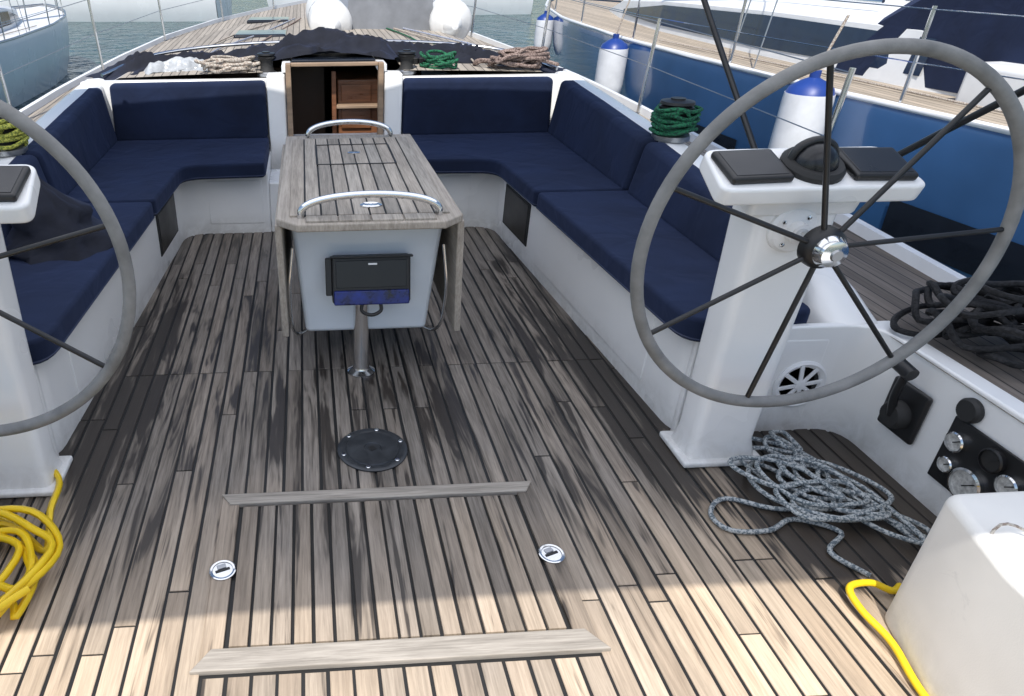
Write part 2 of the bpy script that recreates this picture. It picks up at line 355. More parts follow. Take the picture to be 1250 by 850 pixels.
# ------------------------------------------------------------ own boat
Ys=[-.3,.3,1.0,1.9,3,4,5,6,7.5,9,10.5,12,13.5]
HB=[1.95,2.02,2.08,2.15,2.22,2.23,2.22,2.16,2.02,1.80,1.38,.80,.06]
ZD=[.37,.38,.39,.40,.42,.45,.49,.54,.60,.66,.72,.77,.82]
def itp(y,T_): return float(np.interp(y,Ys,T_))
yb=empty('sailing_yacht')
inner=lambda y: 1.55 if y<4.8 else float(np.interp(y,[4.8,11],[1.5,0.0]))
for s in (-1,1):
    for nm,ya,yb_,mat in (('side_deck_teak',-.3,3.6,shaded_worn_teak),('fore_deck_teak',3.6,13.5,sunlit_teak)):  # one teak deck, coloured as shaded aft and sunlit forward
        V=[];F=[]
        for i,yv in enumerate(np.linspace(ya,yb_,30)):
            hb=itp(yv,HB)-.05; inn=1.63 if yv<1.9 else inner(yv)
            V+=[(s*min(inn,hb),yv,itp(yv,ZD)),(s*hb,yv,itp(yv,ZD)-.01)]
            if i: F.append((2*i-2,2*i-1,2*i+1,2*i))
        mk(nm,V,F,mat,yb)
    V=[];F=[]
    for i,yv in enumerate(np.linspace(-.3,13.5,50)):
        hb=itp(yv,HB); z=itp(yv,ZD); V+=[(s*(hb-.05),yv,z-.02),(s*(hb-.045),yv,z+.035),(s*hb,yv,z+.03),(s*(hb+.02),yv,z-.05),(s*hb*.985,yv,z-.5),(s*hb*.9,yv,-.85)]
        if i:
            for k in range(5): F.append((6*i-6+k,6*i-5+k,6*i+1+k,6*i+k))
    mk('toe_rail_and_topside',V,F,gelw,yb,smooth=True,auto=50)
    V=[];F=[]
    st=[(1.905,.412),(1.96,.44),(2.04,.485),(2.15,.53),(2.3,.57),(2.5,.605),(3,.67),(3.8,.725),(4.4,.765),(4.85,.79)]
    for i,(yv,zt) in enumerate(st):
        xo=float(np.interp(yv,[1.9,2.05,2.3],[.175,.05,0])); xi=float(np.interp(yv,[1.9,2.3],[.10,0]))
        V+=[(s*(1.46),yv,.3),(s*(1.46+xi*.3),yv,zt-.03),(s*(1.48+xi*.6),yv,zt-.005),(s*(1.51+xi),yv,zt),(s*(1.58+xi*.6),yv,zt-.004),(s*(1.61+xi*.5),yv,zt-.02),(s*(1.66+xi*.3),yv,.37)]
        if i:
            for k in range(6): F.append((7*i-7+k,7*i-6+k,7*i+1+k,7*i+k))
    F.append(tuple(range(7)))
    mk('settee_coaming',V,F,gel,yb,smooth=True,auto=60)
    wp=rpoly(mir([(1.635,-.3,0),(1.635,1.90,.10),(1.05,1.905,0),(1.05,1.93,0),(1.70,1.93,0),(1.70,-.3,0)],s))
    prism('helm_side_wall',wp,-.02,.408,gel,yb,bevel=.008)
    prism('companionway_pillar',[(s*.31,4.62),(s*.425,4.60),(s*.425,4.74),(s*.31,4.76)],0,.825,gel,yb,bevel=.012)
    prism('bulkhead_shelf',[(s*.42,4.735),(s*1.60,4.735),(s*1.58,4.80),(s*.42,4.80)],.3,.785,gel,yb,bevel=.01)
box('companionway_sill',-.31,.31,4.40,4.74,-.01,.44,gel,yb,.01)
box('lower_bulkhead',-.42,.42,4.09,4.40,-.01,.30,gel,yb,.01)
V=[];F=[]
cr=[(4.80,1.52,.79),(5.2,1.46,.82),(6,1.30,.85),(7,1.12,.87),(8,.9,.86),(9,.7,.82),(9.8,.5,.74)]
xs=[-1,-.97,-.9,-.6,-.3,0,.3,.6,.9,.97,1]
for i,(yv,hw,z) in enumerate(cr):
    zd=itp(yv,ZD)-.02
    for k in xs: V.append((k*hw,yv,zd if abs(k)==1 else (z-.04 if abs(k)>.95 else z+.03*(1-k*k))))
    if i:
        for k in range(10): F.append((11*i-11+k,11*i-10+k,11*i+1+k,11*i+k))
top=[f for f in F if (f[0]%11) in (2,3,4,5,6,7) and not (f[0]//11==0 and (f[0]%11) in (4,5))]; side=[f for f in F if (f[0]%11) not in (2,3,4,5,6,7)]
mk('coach_roof_top',V,top,sunlit_teak,yb,smooth=True); mk('coach_roof_sides',V,side,gel,yb,smooth=True,auto=50)
for k,(x0,x1,mt) in enumerate(((-.95,-.75,rope_w),(-.85,-.55,rope_n),(-.6,-.42,rope_r),(.75,.62,rope_g),(.95,.7,rope_w),(1.15,.8,rope_n))):
    tube('deck_line',[(x0,5.0,.845),(x0*.98,5.6,.87),(x1,6.6,.895),(x1*.5,8.2,.90)],.007,mt,yb,sm=5,seg=6)
for yv in (6.6,8.2): box('deck_hatch',-.77,-.33,yv-.22,yv+.22,.86,.905,winglass,yb,.02)
for s in (-1,1): box('genoa_track',s*1.70-.015,s*1.70+.015,4.6,7.2,.50,.575,alu,yb,.003)
# ------------------------------------------------------------ companionway
e=empty('companionway')
for s in (-1,1):
    box('jamb',*sorted((s*.272,s*.305)),4.60,4.66,.40,.89,browntrim,e,.004)
    box('slide_rail',*sorted((s*.275,s*.33)),4.66,5.45,.83,.875,gelw,e,.006)
box('head_trim',-.272,.272,4.63,4.665,.868,.89,browntrim,e,.004)
box('sill_trim',-.272,.272,4.58,4.66,.41,.445,browntrim,e,.004)
box('sliding_hatch',-.27,.27,4.80,5.45,.86,.89,winglass,e,.01)
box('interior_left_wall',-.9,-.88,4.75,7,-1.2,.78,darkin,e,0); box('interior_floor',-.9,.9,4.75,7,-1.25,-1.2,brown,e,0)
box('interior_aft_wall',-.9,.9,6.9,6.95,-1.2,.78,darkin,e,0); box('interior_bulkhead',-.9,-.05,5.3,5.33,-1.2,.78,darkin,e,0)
box('galley_cabinet',.03,.62,4.98,5.75,-.8,.74,brown,e,.01)
box('cabinet_drawer',.055,.26,4.965,4.98,.60,.71,brown,e,.006); box('cabinet_drawer',.055,.26,4.965,4.98,.42,.56,brown,e,.006)
box('cabinet_shelf',.02,.35,4.90,5.0,.565,.585,browntrim,e,.004)
box('washboard_post',-.01,.02,4.93,4.96,-.5,.80,brown,e,.003)
for k in range(4): box('ladder_step',-.25,.0,4.78+k*.12,4.9+k*.12,.1-k*.27,.13-k*.27,brown,e,.004)
# ------------------------------------------------------------ table
tb=empty('cockpit_table')
cx=.02
def tpoly(a,b,c,ch): return [(cx-a+ch,b),(cx+a-ch,b),(cx+a,b+ch),(cx+a*.97,c),(cx-a*.97,c),(cx-a,b+ch)]
prism('top_edge_frame',tpoly(.318,2.20,3.52,.07),.662,.690,teak_leaf,tb,bevel=.006)
cells=[]
for i in range(10):
    x0=cx-.275+i*.055
    cuts=[2.275,2.93,3.28,3.42] if 2<=i<=7 else [2.275,3.42]
    for a,b in zip(cuts[:-1],cuts[1:]): cells.append((x0,x0+.055,a,b,.697))
plankset('top_planks',cells,teak_tab,tb,th=.01,gap=.006)
plankset('top_end_planks',[(cx-.22+i*.11,cx-.22+(i+1)*.11,2.212,2.27,.697) for i in range(4)],teak_tab,tb,th=.01,gap=.005)
box('top_caulk',cx-.27,cx+.27,2.28,3.43,.685,.6925,caulk,tb,0)
for a,b,c,d in ((-.168,.168,2.926,2.936),(-.168,.168,3.276,3.286),(-.170,-.162,2.937,3.275),(.162,.170,2.937,3.275)):
    box('lid_seam',cx+a,cx+b,c,d,.690,.6992,caulk,tb,0)
lathe('lid_latch',[(.024,0),(.024,.004),(.02,.006),(0,.006)],chrome,tb,T(cx,3.12,.697)@Matrix.Diagonal((1.2,.8,1,1)))
lathe('aft_latch',[(.03,0),(.03,.005),(.024,.008),(.018,.004),(0,.004)],chrome,tb,T(cx+.01,2.36,.697)@Matrix.Diagonal((1.3,.9,1,1)))
def body(nm,y0,y1,wt,wb,z0,z1,mat,bev):
    vs=[(cx-wb,y0+.05,z0),(cx+wb,y0+.05,z0),(cx+wb,y1,z0),(cx-wb,y1,z0),(cx-wt,y0,z1),(cx+wt,y0,z1),(cx+wt,y1,z1),(cx-wt,y1,z1)]
    return mk(nm,vs,boxv(0,1,0,1,0,1)[1],mat,tb,bevel=bev)
tabwhite=M('table_pale_grey',(.66,.71,.76),.35,var=.05)
body('centre_body',2.36,3.42,.275,.235,.178,.66,tabwhite,.02)
for s in (-1,1):
    vs=[]
    for yv in (2.27,3.46):
        for xo,z in ((.300,.665),(.325,.665),(.352 if s>0 else .322,.21),(.327 if s>0 else .297,.21)):
            vs.append((cx+s*xo,yv+(.05 if z<.3 and yv<3 else 0),z))
    mk('drop_leaf',vs,[(0,1,2,3),(4,7,6,5),(0,4,5,1),(1,5,6,2),(2,6,7,3),(3,7,4,0)],teak_leaf,tb,bevel=.005)
    tube('leaf_strut',[(cx+s*.27,2.33,.56),(cx+s*.287,2.32,.4),(cx+s*.285,2.36,.24),(cx+s*.265,2.42,.17),(cx+s*.22,2.46,.172)],.006,chrome,tb,sm=5)
lathe('aft_post',[(.055,0),(.055,.008),(.045,.014),(.034,.02),(.03,.03),(.03,.36)],chrome,tb,T(0,2.40,0))
lathe('fore_post',[(.055,0),(.055,.008),(.03,.03),(.03,.3)],chrome,tb,T(cx,3.2,0))
for nm,yv,w in (('aft_grab_rail',2.27,.235),('fore_grab_rail',3.46,.20)):
    P=[(cx-w,yv,.69)]+[(cx-w*math.cos(a),yv,.70+.066*math.sin(a)**.8) for a in np.linspace(.12,PI-.12,14)]+[(cx+w,yv,.69)]
    tube(nm,P,.0125,chrome,tb,sm=2,seg=10)
pl=empty('chart_plotter'); c=T(.03,2.325,.43)@R('X',-14)@Matrix.Scale(1.14,4)
box('housing',-.125,.125,-.015,.035,-.072,.080,blk,pl,.01,M4=c)
box('sun_hood',-.13,.13,-.034,-.012,.076,.083,blk,pl,.003,M4=c)
box('side_tab',-.145,-.125,-.01,.01,-.045,.075,blk,pl,.004,M4=c)
box('screen_upper',-.112,.112,-.018,-.014,-.02,.066,glass,pl,.002,M4=c)
box('lower_cover',-.12,.12,-.024,-.014,-.075,-.028,scr,pl,.006,M4=c)
box('label_plate',-.010,.018,-.020,-.017,.052,.058,gelw,pl,.001,M4=c)
tube('bracket_knob',[(-.03,.0,-.075),(-.03,-.0,-.10),(0,-.005,-.112),(.03,0,-.10),(.03,0,-.075)],.006,blk,pl,sm=4,M4=c)
lathe('bracket',[(.02,0),(.02,.12)],blk,pl,c@T(0,.03,0)@R('X',-90),12)
# ------------------------------------------------------------ steering pedestals and wheels
WR=.492; WTI=math.radians(1.4)
for s in (1,-1):
    e=empty('steering_pedestal'); c=T(s*1.13,0,0)
    box('foot_flange',-.135,.135,1.715,1.90,0,.022,gel,e,.008,M4=c)
    lev=[(.02,.115,1.735,1.875),(.08,.102,1.75,1.87),(.5,.108,1.745,1.87),(.88,.118,1.735,1.875)]
    F=[];vs=[]
    for i,(z,w,y0,y1) in enumerate(lev):
        pl_=rpoly([(-w,y0,.03),(w,y0,.03),(w,y1,.03),(-w,y1,.03)],4); n=len(pl_)
        vs+=[(a,b,z) for a,b in pl_]
        if i:
            for k in range(n): F.append(((i-1)*n+k,(i-1)*n+(k+1)%n,i*n+(k+1)%n,i*n+k))
    F.append(tuple(range((len(lev)-1)*n,len(lev)*n)))
    mk('column',vs,F,gel,e,M4=c,smooth=True,auto=60)
    PM=T(s*1.13,1.76,.935)@R('X',19)
    prism('instrument_pod',rpoly([(-.275,-.09,.03),(.275,-.09,.03),(.25,.10,.04),(-.25,.10,.04)]),-.02,.032,gel,e,bevel=.01,M4=PM)
    prism('pod_neck',rpoly([(-.15,-.06,.02),(.15,-.06,.02),(.15,.08,.02),(-.15,.08,.02)]),-.08,-.015,gel,e,bevel=.01,M4=PM)
    for k in (-1,1):
        Q=PM@R('Z',-k*2)
        box('display_bezel',k*.165-.082,k*.165+.082,-.062,.07,.030,.052,blk,e,.008,M4=Q)
        box('display_glass',k*.165-.07,k*.165+.07,-.05,.058,.050,.0535,glass,e,.002,M4=Q)
    lathe('compass_ring',[(.078,.03),(.078,.045),(.07,.055),(.055,.055),(.052,.05)],blkrough,e,PM)
    lathe('compass_card',[(.05,.05),(.05,.060),(0,.062)],alu,e,PM)
    lathe('compass_dome',[(.055,.05),(.05,.07),(.036,.088),(.018,.097),(0,.1)],glass,e,PM)
    tube('compass_hood',[(-.06,.01,.04),(-.045,.02,.08),(0,.025,.098),(.045,.02,.08),(.06,.01,.04)],.012,blk,e,M4=PM,sm=4)
    n=Vector((0,math.cos(WTI),math.sin(WTI)))
    upv=Vector((0,0,1)); upv=(upv-n*upv.dot(n)).normalized(); xr=upv.cross(n)
    WM=T(s*1.118+(0 if s>0 else .022),1.60,.80-(0 if s>0 else .008))@Matrix((xr,upv,n)).transposed().to_4x4()
    wr=WR if s>0 else .482
    lathe('shaft',[(.018,0),(.018,.16)],chrome,e,WM,16)
    lathe('shaft_plate',[(.066,.145),(.066,.128),(.058,.120),(.03,.116),(.028,.09)],gel,e,WM,28)
    for k in range(4): lathe('shaft_plate_bolt',[(.006,.124),(.006,.114),(0,.112)],chrome,e,WM@T(.046*math.cos(k*PI/2+.6),.046*math.sin(k*PI/2+.6),0),10)
    w=empty('steering_wheel')
    tube('rim',[((wr-.0165)*math.cos(a),(wr-.0165)*math.sin(a),0) for a in np.linspace(0,2*PI,97)[:-1]],.0165,leather,w,seg=12,closed=True,M4=WM)
    a0=math.radians(17.5 if s>0 else 27.8)
    for k in range(7):
        a=PI/2-(a0-2*PI*k/7)
        tube('spoke_%d'%k,[(.03*math.cos(a),.03*math.sin(a),0),(wr*.95*math.cos(a),wr*.95*math.sin(a),0)],.007,blk,w,M4=WM)
        lathe('spoke_socket',[(.011,0),(.011,.03),(.008,.036)],chrome,w,WM@R('Z',math.degrees(a))@T(wr*.90,0,0)@R('Y',90),10) if False else None
    lathe('hub',[(.0,-.026),(.03,-.026),(.042,-.02),(.052,-.012),(.056,.0),(.056,.018),(.035,.03)],blk,w,WM)
    lathe('hub_cap',[(.0,-.05),(.018,-.05),(.034,-.045),(.042,-.03),(.042,-.018)],chrome,w,WM,24)
    lathe('brake_knob',[(.0,-.056),(.014,-.056),(.016,-.05)],alu,w,WM,12)
# ------------------------------------------------------------ helm side wall fittings (starboard)
e=empty('engine_throttle_control'); c=T(1.632,1.68,.22)
box('base_plate',-.018,0,-.07,.07,-.08,.09,blk,e,.012,M4=c)
lathe('pivot',[(.045,0),(.045,.02),(.035,.035),(0,.035)],blkrough,e,c@T(-.018,0,-.01)@R('Y',-90))
tube('lever',[(-.045,0,-.01),(-.06,0,.06),(-.065,-.01,.14)],.012,blk,e,M4=c,sm=4)
tube('grip',[(-.065,-.03,.15),(-.067,.03,.16)],.021,blk,e,M4=c,seg=12)
e=empty('engine_gauge_panel'); c=T(1.632,1.43,.2)
box('panel',-.008,0,-.16,.10,-.10,.11,blk,e,.01,M4=c)
face=M('gauge_face',(.5,.5,.48),.4,var=.5,vs=60)
for (a,b,r_,mt) in ((.06,.045,.030,face),(.055,-.03,.024,face),(-.02,-.045,.050,face),(-.05,.065,.035,blkrough),(-.115,.03,.032,face)):
    Q=c@T(-.008,a,b)@R('Y',-90)
    lathe('gauge_bezel',[(r_,0),(r_,.012),(r_*.86,.015),(r_*.84,.004)],chrome if mt is face else blk,e,Q,cap=False)
    lathe('gauge_dial',[(r_*.85,0),(r_*.85,.008),(0,.008)],mt,e,Q)
    box('needle',-.0015,.0015,-r_*.6,r_*.2,.0085,.010,blk,e,0,M4=Q@R('Z',40))
e=empty('socket_cover'); c=T(1.632,1.50,.345)
lathe('cap',[(.036,0),(.036,.012),(.03,.02),(0,.02)],blkrough,e,c@R('Y',-90))
e=empty('cockpit_speaker'); c=T(1.44,1.903,.19)@R('X',90)
lathe('ring',[(.09,0),(.09,.008),(.082,.014),(.07,.008),(.068,.002),(0,.002)],gelw,e,c,36)
lathe('cone',[(.066,.003),(.03,.0025),(0,.006)],blk,e,c)
for k in range(8): box('grille_bar_%d'%k,.012,.074,-.007,.007,.006,.012,gelw,e,.002,M4=c@R('Z',k*45+10))
lathe('grille_centre',[(.018,.004),(.018,.014),(0,.016)],gelw,e,c)
for s in (1,-1):
    e=empty('helm_seat_locker')
    prism('moulded_box',rpoly(mir([(1.215,1.13,.05),(1.63,1.13,.03),(1.63,-.3,0),(1.05,-.3,0),(1.15,.9,0)],s)),-.01,.40,nonskid,e,bevel=.035,bseg=5)
    tube('seat_cord',[(s*1.30,.95,.40),(s*1.22,1.0,.42),(s*1.175,.96,.3),(s*1.165,.92,.2),(s*1.19,.86,.3),(s*1.26,.84,.405)],.003,rope_w,e,sm=6)
# ------------------------------------------------------------ ropes
def pile(name,c,rx,ry,loops,r,mat,seed,rot_=0,zs=.02,jit=.35,tails=(),seg=6,drift=.12,parent=None):
    rnd=random.Random(seed); P=[]
    n=loops*8; ox=oy=0; el=1
    for i in range(n):
        if i%8==0: ox=rnd.uniform(-1,1)*rx*drift*2; oy=rnd.uniform(-1,1)*ry*drift*2; sc_=1-jit*rnd.random(); th=rnd.uniform(-.5,.5); el=rnd.uniform(.75,1)
        a=2*PI*i/8; k=sc_*rnd.uniform(.85,1.1)
        x=rx*k*math.cos(a); y_=ry*k*el*math.sin(a)
        x,y_=x*math.cos(th)-y_*math.sin(th)+ox,x*math.sin(th)+y_*math.cos(th)+oy
        x,y_=x*math.cos(rot_)-y_*math.sin(rot_),x*math.sin(rot_)+y_*math.cos(rot_)
        P.append((c[0]+x,c[1]+y_,c[2]+r+zs*i/n*2+rnd.random()*zs))
    return tube(name,list(tails)+P,r,mat,sm=5,seg=seg,parent=parent)
e=empty('grey_fleck_rope')
pile('rope_loops',(1.36,1.60,.0),.21,.15,7,.0075,rope_b,3,rot_=-.75,zs=.02,jit=.6,drift=.3,parent=e,tails=[(1.27,1.24,0.01),(1.22,1.33,.01),(1.30,1.40,.01),(1.20,1.46,.01),(1.1,1.42,.01),(.99,1.43,.01),(.97,1.50,.01),(1.05,1.56,.01),(1.2,1.5,.012)])
pile('rope_loops',(1.42,1.47,.0),.17,.10,4,.0075,rope_b,14,rot_=-.3,zs=.018,jit=.6,drift=.4,parent=e,tails=[(1.5,1.32,.01)])
pile('rope_loops',(1.38,1.74,.0),.13,.09,3,.0075,rope_b,15,rot_=-1.1,zs=.018,jit=.6,drift=.4,parent=e)
pile('yellow_hose_coil',(-1.13,1.37,.0),.23,.25,7,.0105,yellow,5,zs=.03,jit=.35,drift=.12,tails=[(-1.3,1.80,.02),(-1.12,1.86,.03),(-1.0,1.77,.03),(-.98,1.62,.03)])
tube('yellow_water_hose',[(1.19,.3,.02),(1.135,.7,.015),(1.14,.9,.015),(1.165,1.03,.02),(1.15,1.12,.03),(1.165,1.185,.035),(1.235,1.20,.03),(1.28,1.18,.02),(1.32,1.2,.012)],.009,yellow,sm=8,seg=10)
e=empty('black_rope_coil')
pile('rope_mass',(1.86,1.78,.41),.17,.12,13,.010,rope_k,8,zs=.055,jit=.75,drift=.35,parent=e); pile('rope_mass',(1.92,1.72,.41),.13,.12,9,.010,rope_k,28,zs=.06,jit=.7,drift=.5,parent=e)
pile('yellow_green_rope_coil',(-1.76,3.3,.43),.16,.2,9,.010,rope_y,9,zs=.08,jit=.4)
pile('beige_rope_coil',(-.68,4.86,.80),.20,.07,7,.010,rope_w,10,zs=.035)
pile('brown_fleck_rope_coil',(1.22,4.88,.79),.24,.07,9,.011,rope_r,11,zs=.045)
pile('green_rope_coil',(.70,4.87,.80),.12,.07,6,.009,rope_g,12,zs=.04)
V=[];F=[]
for i in range(15):
    t=i/14; rr=.21*(1-t)**.75+.012
    for k in range(28):
        a=2*PI*k/28; q=Vector((math.cos(a)*1.3,math.sin(a),t*3)); nn=1+.35*noise.noise(q*1.6)+.12*noise.noise(q*5)
        V.append((-1.18+rr*1.0*nn*math.cos(a)-.10*t,2.72+rr*.8*nn*math.sin(a)+.05*t,.452+.27*t*(1+.1*noise.noise(q*2))))
    if i:
        for k in range(28): F.append(((i-1)*28+k,(i-1)*28+(k+1)%28,i*28+(k+1)%28,i*28+k))
F.append(tuple(range(28))); F.append(tuple(14*28+k for k in range(28)))
mk('canvas_bag',V,F,darkcloth,smooth=True,auto=80)
# ------------------------------------------------------------ winches
def winch(x,y_,z,k=1,rope=None,seed=1):
    e=empty('winch'); c=T(x,y_,z)@Matrix.Scale(k,4)
    lathe('base',[(.078,0),(.078,.02),(.066,.03)],alu,e,c)
    lathe('drum',[(.06,.03),(.05,.05),(.047,.09),(.056,.115),(.066,.125)],blkrough,e,c)
    lathe('self_tailer',[(.068,.125),(.070,.135),(.058,.141),(.070,.147),(.068,.158),(.03,.165),(.03,.17),(0,.17)],blk,e,c)
    if rope:
        rnd=random.Random(seed); P=[]
        for i in range(60):
            a=i*.75; rr=.072+.025*rnd.random(); P.append((x+k*rr*math.cos(a),y_+k*rr*math.sin(a),z+k*(.03+.11*i/60+rnd.uniform(-.01,.01))))
        tube('turns_of_rope',P,.009,rope,e,sm=3,seg=6)
        P=[(x+k*.07,y_,z+.12)]
        for i in range(26):
            a=i*.9; P.append((x+.10*math.cos(a)*rnd.uniform(.5,1),y_+.10*math.sin(a)*rnd.uniform(.5,1),z+.02+.14*rnd.random()))
        tube('rope_tail',P,.009,rope,e,sm=5,seg=6)
winch(1.545,3.30,.69,1.1,rope_g,2); winch(-1.545,3.30,.69,1.1,rope_y,3)
winch(.48,4.86,.79,.85); winch(-.43,4.86,.79,.85)
for s in (-1,1):
    e=empty('rope_clutch_bank')
    for k in range(4): box('clutch_%d'%k,s*.55+k*.04-.09,s*.55+k*.04-.056,4.98,5.1,.82,.87,blk,e,.006)
# ------------------------------------------------------------ folded sprayhood
def cloth(name,path,w0,w1,h,mat,seed,nu=170,nv=26):
    pts=catmull(path,max(2,nu//(len(path)-1))); V=[];F=[];nu=len(pts)
    for i,p_ in enumerate(pts):
        a=pts[max(0,i-1)];b=pts[min(nu-1,i+1)]; t=(b-a).normalized(); nrm=Vector((-t.y,t.x,0)).normalized()
        u=i/(nu-1); env=min(1,8*u,8*(1-u))
        ww=1+.5*noise.noise(Vector((u*9,seed,0)))
        for j in range(nv):
            v=j/(nv-1); d_=(-w0+(w0+w1)*v)*ww
            q=p_+nrm*d_
            e1=math.sin(PI*v)**.5
            fold=1-abs(math.sin(v*9+5*noise.noise(Vector((q.x*1.8,q.y*3,seed)))))
            n1=noise.fractal(Vector((q.x*4,q.y*6,seed+5)),1.0,2.2,4)
            z=p_.z-.02+e1*env*h*(.35+.65*fold+.45*n1)
            V.append((q.x+.03*n1,q.y+.03*fold,z))
    for i in range(nu-1):
        for j in range(nv-1): F.append((i*nv+j,i*nv+j+1,(i+1)*nv+j+1,(i+1)*nv+j))
    return mk(name,V,F,mat,smooth=True,auto=80,parent=cl)
cl=empty('folded_sprayhood')
cloth('canvas',[(-1.5,4.88,.79),(-1.25,5.08,.82),(-.75,5.18,.84),(-.2,5.10,.92),(.3,5.10,.92),(.75,5.14,.85),(1.2,5.1,.82),(1.55,4.93,.79)],.15,.2,.10,darkcloth,1.3)
cloth('clear_window',[(-1.25,4.90,.81),(-1.0,4.97,.83),(-.78,4.95,.83)],.07,.09,.08,greycloth,4.7,60)
cloth('clear_window',[(-.45,5.22,.90),(-.1,5.32,.93),(.25,5.3,.93)],.05,.07,.06,greycloth,14.7,60)
cloth('canvas_side',[(-1.5,5.1,.83),(-1.0,5.25,.84),(-.7,5.25,.85)],.12,.12,.07,darkcloth,7.7,60)
cloth('canvas_cover',[(-.42,4.95,.90),(0,5.02,.945),(.42,4.95,.90)],.13,.2,.11,darkcloth,9.1,70)
tube('folded_hoop',[(-1.5,4.9,.80),(-1.2,5.3,.88),(-.5,5.42,.93),(.5,5.42,.93),(1.2,5.3,.88),(1.5,4.9,.80)],.012,chrome,cl,sm=8)
# ------------------------------------------------------------ dinghy upside down on foredeck
e=empty('inflatable_dinghy'); DZ=.93
P=[(.06,6.75,DZ),(.06,6.9,DZ+.02),(.04,7.4,DZ+.04),(.04,8.4,DZ+.05),(.13,9.2,DZ+.07),(.60,9.7,DZ+.09),(1.07,9.2,DZ+.07),(1.16,8.4,DZ+.05),(1.16,7.4,DZ+.04),(1.14,6.9,DZ+.02),(1.14,6.75,DZ)]
PP=catmull(P,6); n=len(PP); rr=[.19*min(1,.45+.55*min(i,n-1-i)/4) for i in range(n)]
tube('buoyancy_tubes',PP,rr,dinghym,e,seg=20)
for s in (-1,1):
    lathe('tube_end_cone',[(.0,-.10),(.03,-.095),(.075,-.03),(.09,.03)],dinghym,e,T(.60+s*.54,6.73,DZ)@R('X',-90))
    lathe('tube_band',[(.192,-.02),(.195,0),(.192,.02)],dinghyg,e,T(.60+s*.55,7.15,DZ+.03)@R('X',-90),cap=False)
mk('hull_floor',[(.2,6.95,DZ+.07),(1.0,6.95,DZ+.07),(1.0,9.2,DZ+.11),(.2,9.2,DZ+.11),(.60,6.92,DZ+.17),(.60,9.3,DZ+.21)],[(0,4,5,3),(4,1,2,5),(0,1,4)],dinghyg,e)
box('transom',.22,.98,6.9,6.96,DZ-.10,DZ+.22,dinghyg,e,.01)
# ------------------------------------------------------------ lifelines
e=empty('lifeline_rail')
for s in (-1,1):
    tops=[]
    for yv in (3.1,5.0,6.9,8.8,10.6,12.2):
        x=s*(itp(yv,HB)-.06); z=itp(yv,ZD)
        tube('stanchion',[(x,yv,z),(x+s*.03,yv,z+.6)],.0125,chrome,e)
        tops.append((x+s*.03,yv,z+.58))
    tube('upper_wire',tops,.003,alu,e); tube('lower_wire',[(a,b,c_-.28) for a,b,c_ in tops],.003,alu,e)
# ------------------------------------------------------------ bimini
e=empty('bimini_canopy')
bm_,nt,b=newmat('white_bimini_canvas'); nt.nodes.remove(b); tr=nt.nodes.new('ShaderNodeBsdfTranslucent'); df=nt.nodes.new('ShaderNodeBsdfDiffuse'); mx=nt.nodes.new('ShaderNodeMixShader')
tr.inputs[0].default_value=(.96,.97,1,1); df.inputs[0].default_value=(.8,.8,.8,1); mx.inputs[0].default_value=.08
out=[n for n in nt.nodes if n.type=='OUTPUT_MATERIAL'][0]; L(nt,tr.outputs[0],mx.inputs[1]); L(nt,df.outputs[0],mx.inputs[2]); L(nt,mx.outputs[0],out.inputs[0])
V=[];F=[]
BY0=-.12; BY1=3.7
for i in range(13):
    yv=BY0+(BY1-BY0)*i/12
    for j in range(13):
        k=-1+2*j/12; V.append((k*2.15,yv,2.12+.12*(1-k*k)+.05*(1-(2*i/12-1)**2)))
for i in range(12):
    for j in range(12): F.append((i*13+j,i*13+j+1,(i+1)*13+j+1,(i+1)*13+j))
mk('canvas',V,F,bm_,e,smooth=True)
for s in (-1,1):
    tube('front_leg',[(s*1.84,2.75,.42),(s*1.67,3.5,1.275),(s*1.58,3.9,1.75),(s*1.6,3.7,2.12)],.0125,blk,e,sm=6)
    tube('aft_leg',[(s*1.84,2.75,.5),(s*1.99,2.1,1.09),(s*2.1,1.5,1.6),(s*2.14,.9,2.1)],.0125,blk,e,sm=6)
for yv in (0,1.8,3.6): tube('bow',[(-2.13,yv,2.1),(-1.2,yv,2.18),(0,yv,2.24),(1.2,yv,2.18),(2.13,yv,2.1)],.0125,chrome,e,sm=6)
# ------------------------------------------------------------ water
m,nt,b=newmat('harbour_water'); v=nmap(nt,(1,1,1))
n1=nnoise(nt,v,1.8,3,.6,.6)
L(nt,nmix(nt,nrange(nt,n1,.35,.65),(.02,.055,.06),(.05,.11,.115)),b.inputs['Base Color']); b.inputs['Roughness'].default_value=.1; b.inputs['IOR'].default_value=1.33
nbump(nt,b,n1,1,.3)
S=1500; mk('water',[(-S,-S,-.75),(S,-S,-.75),(S,S,-.75),(-S,S,-.75)],[(0,1,2,3)],m)
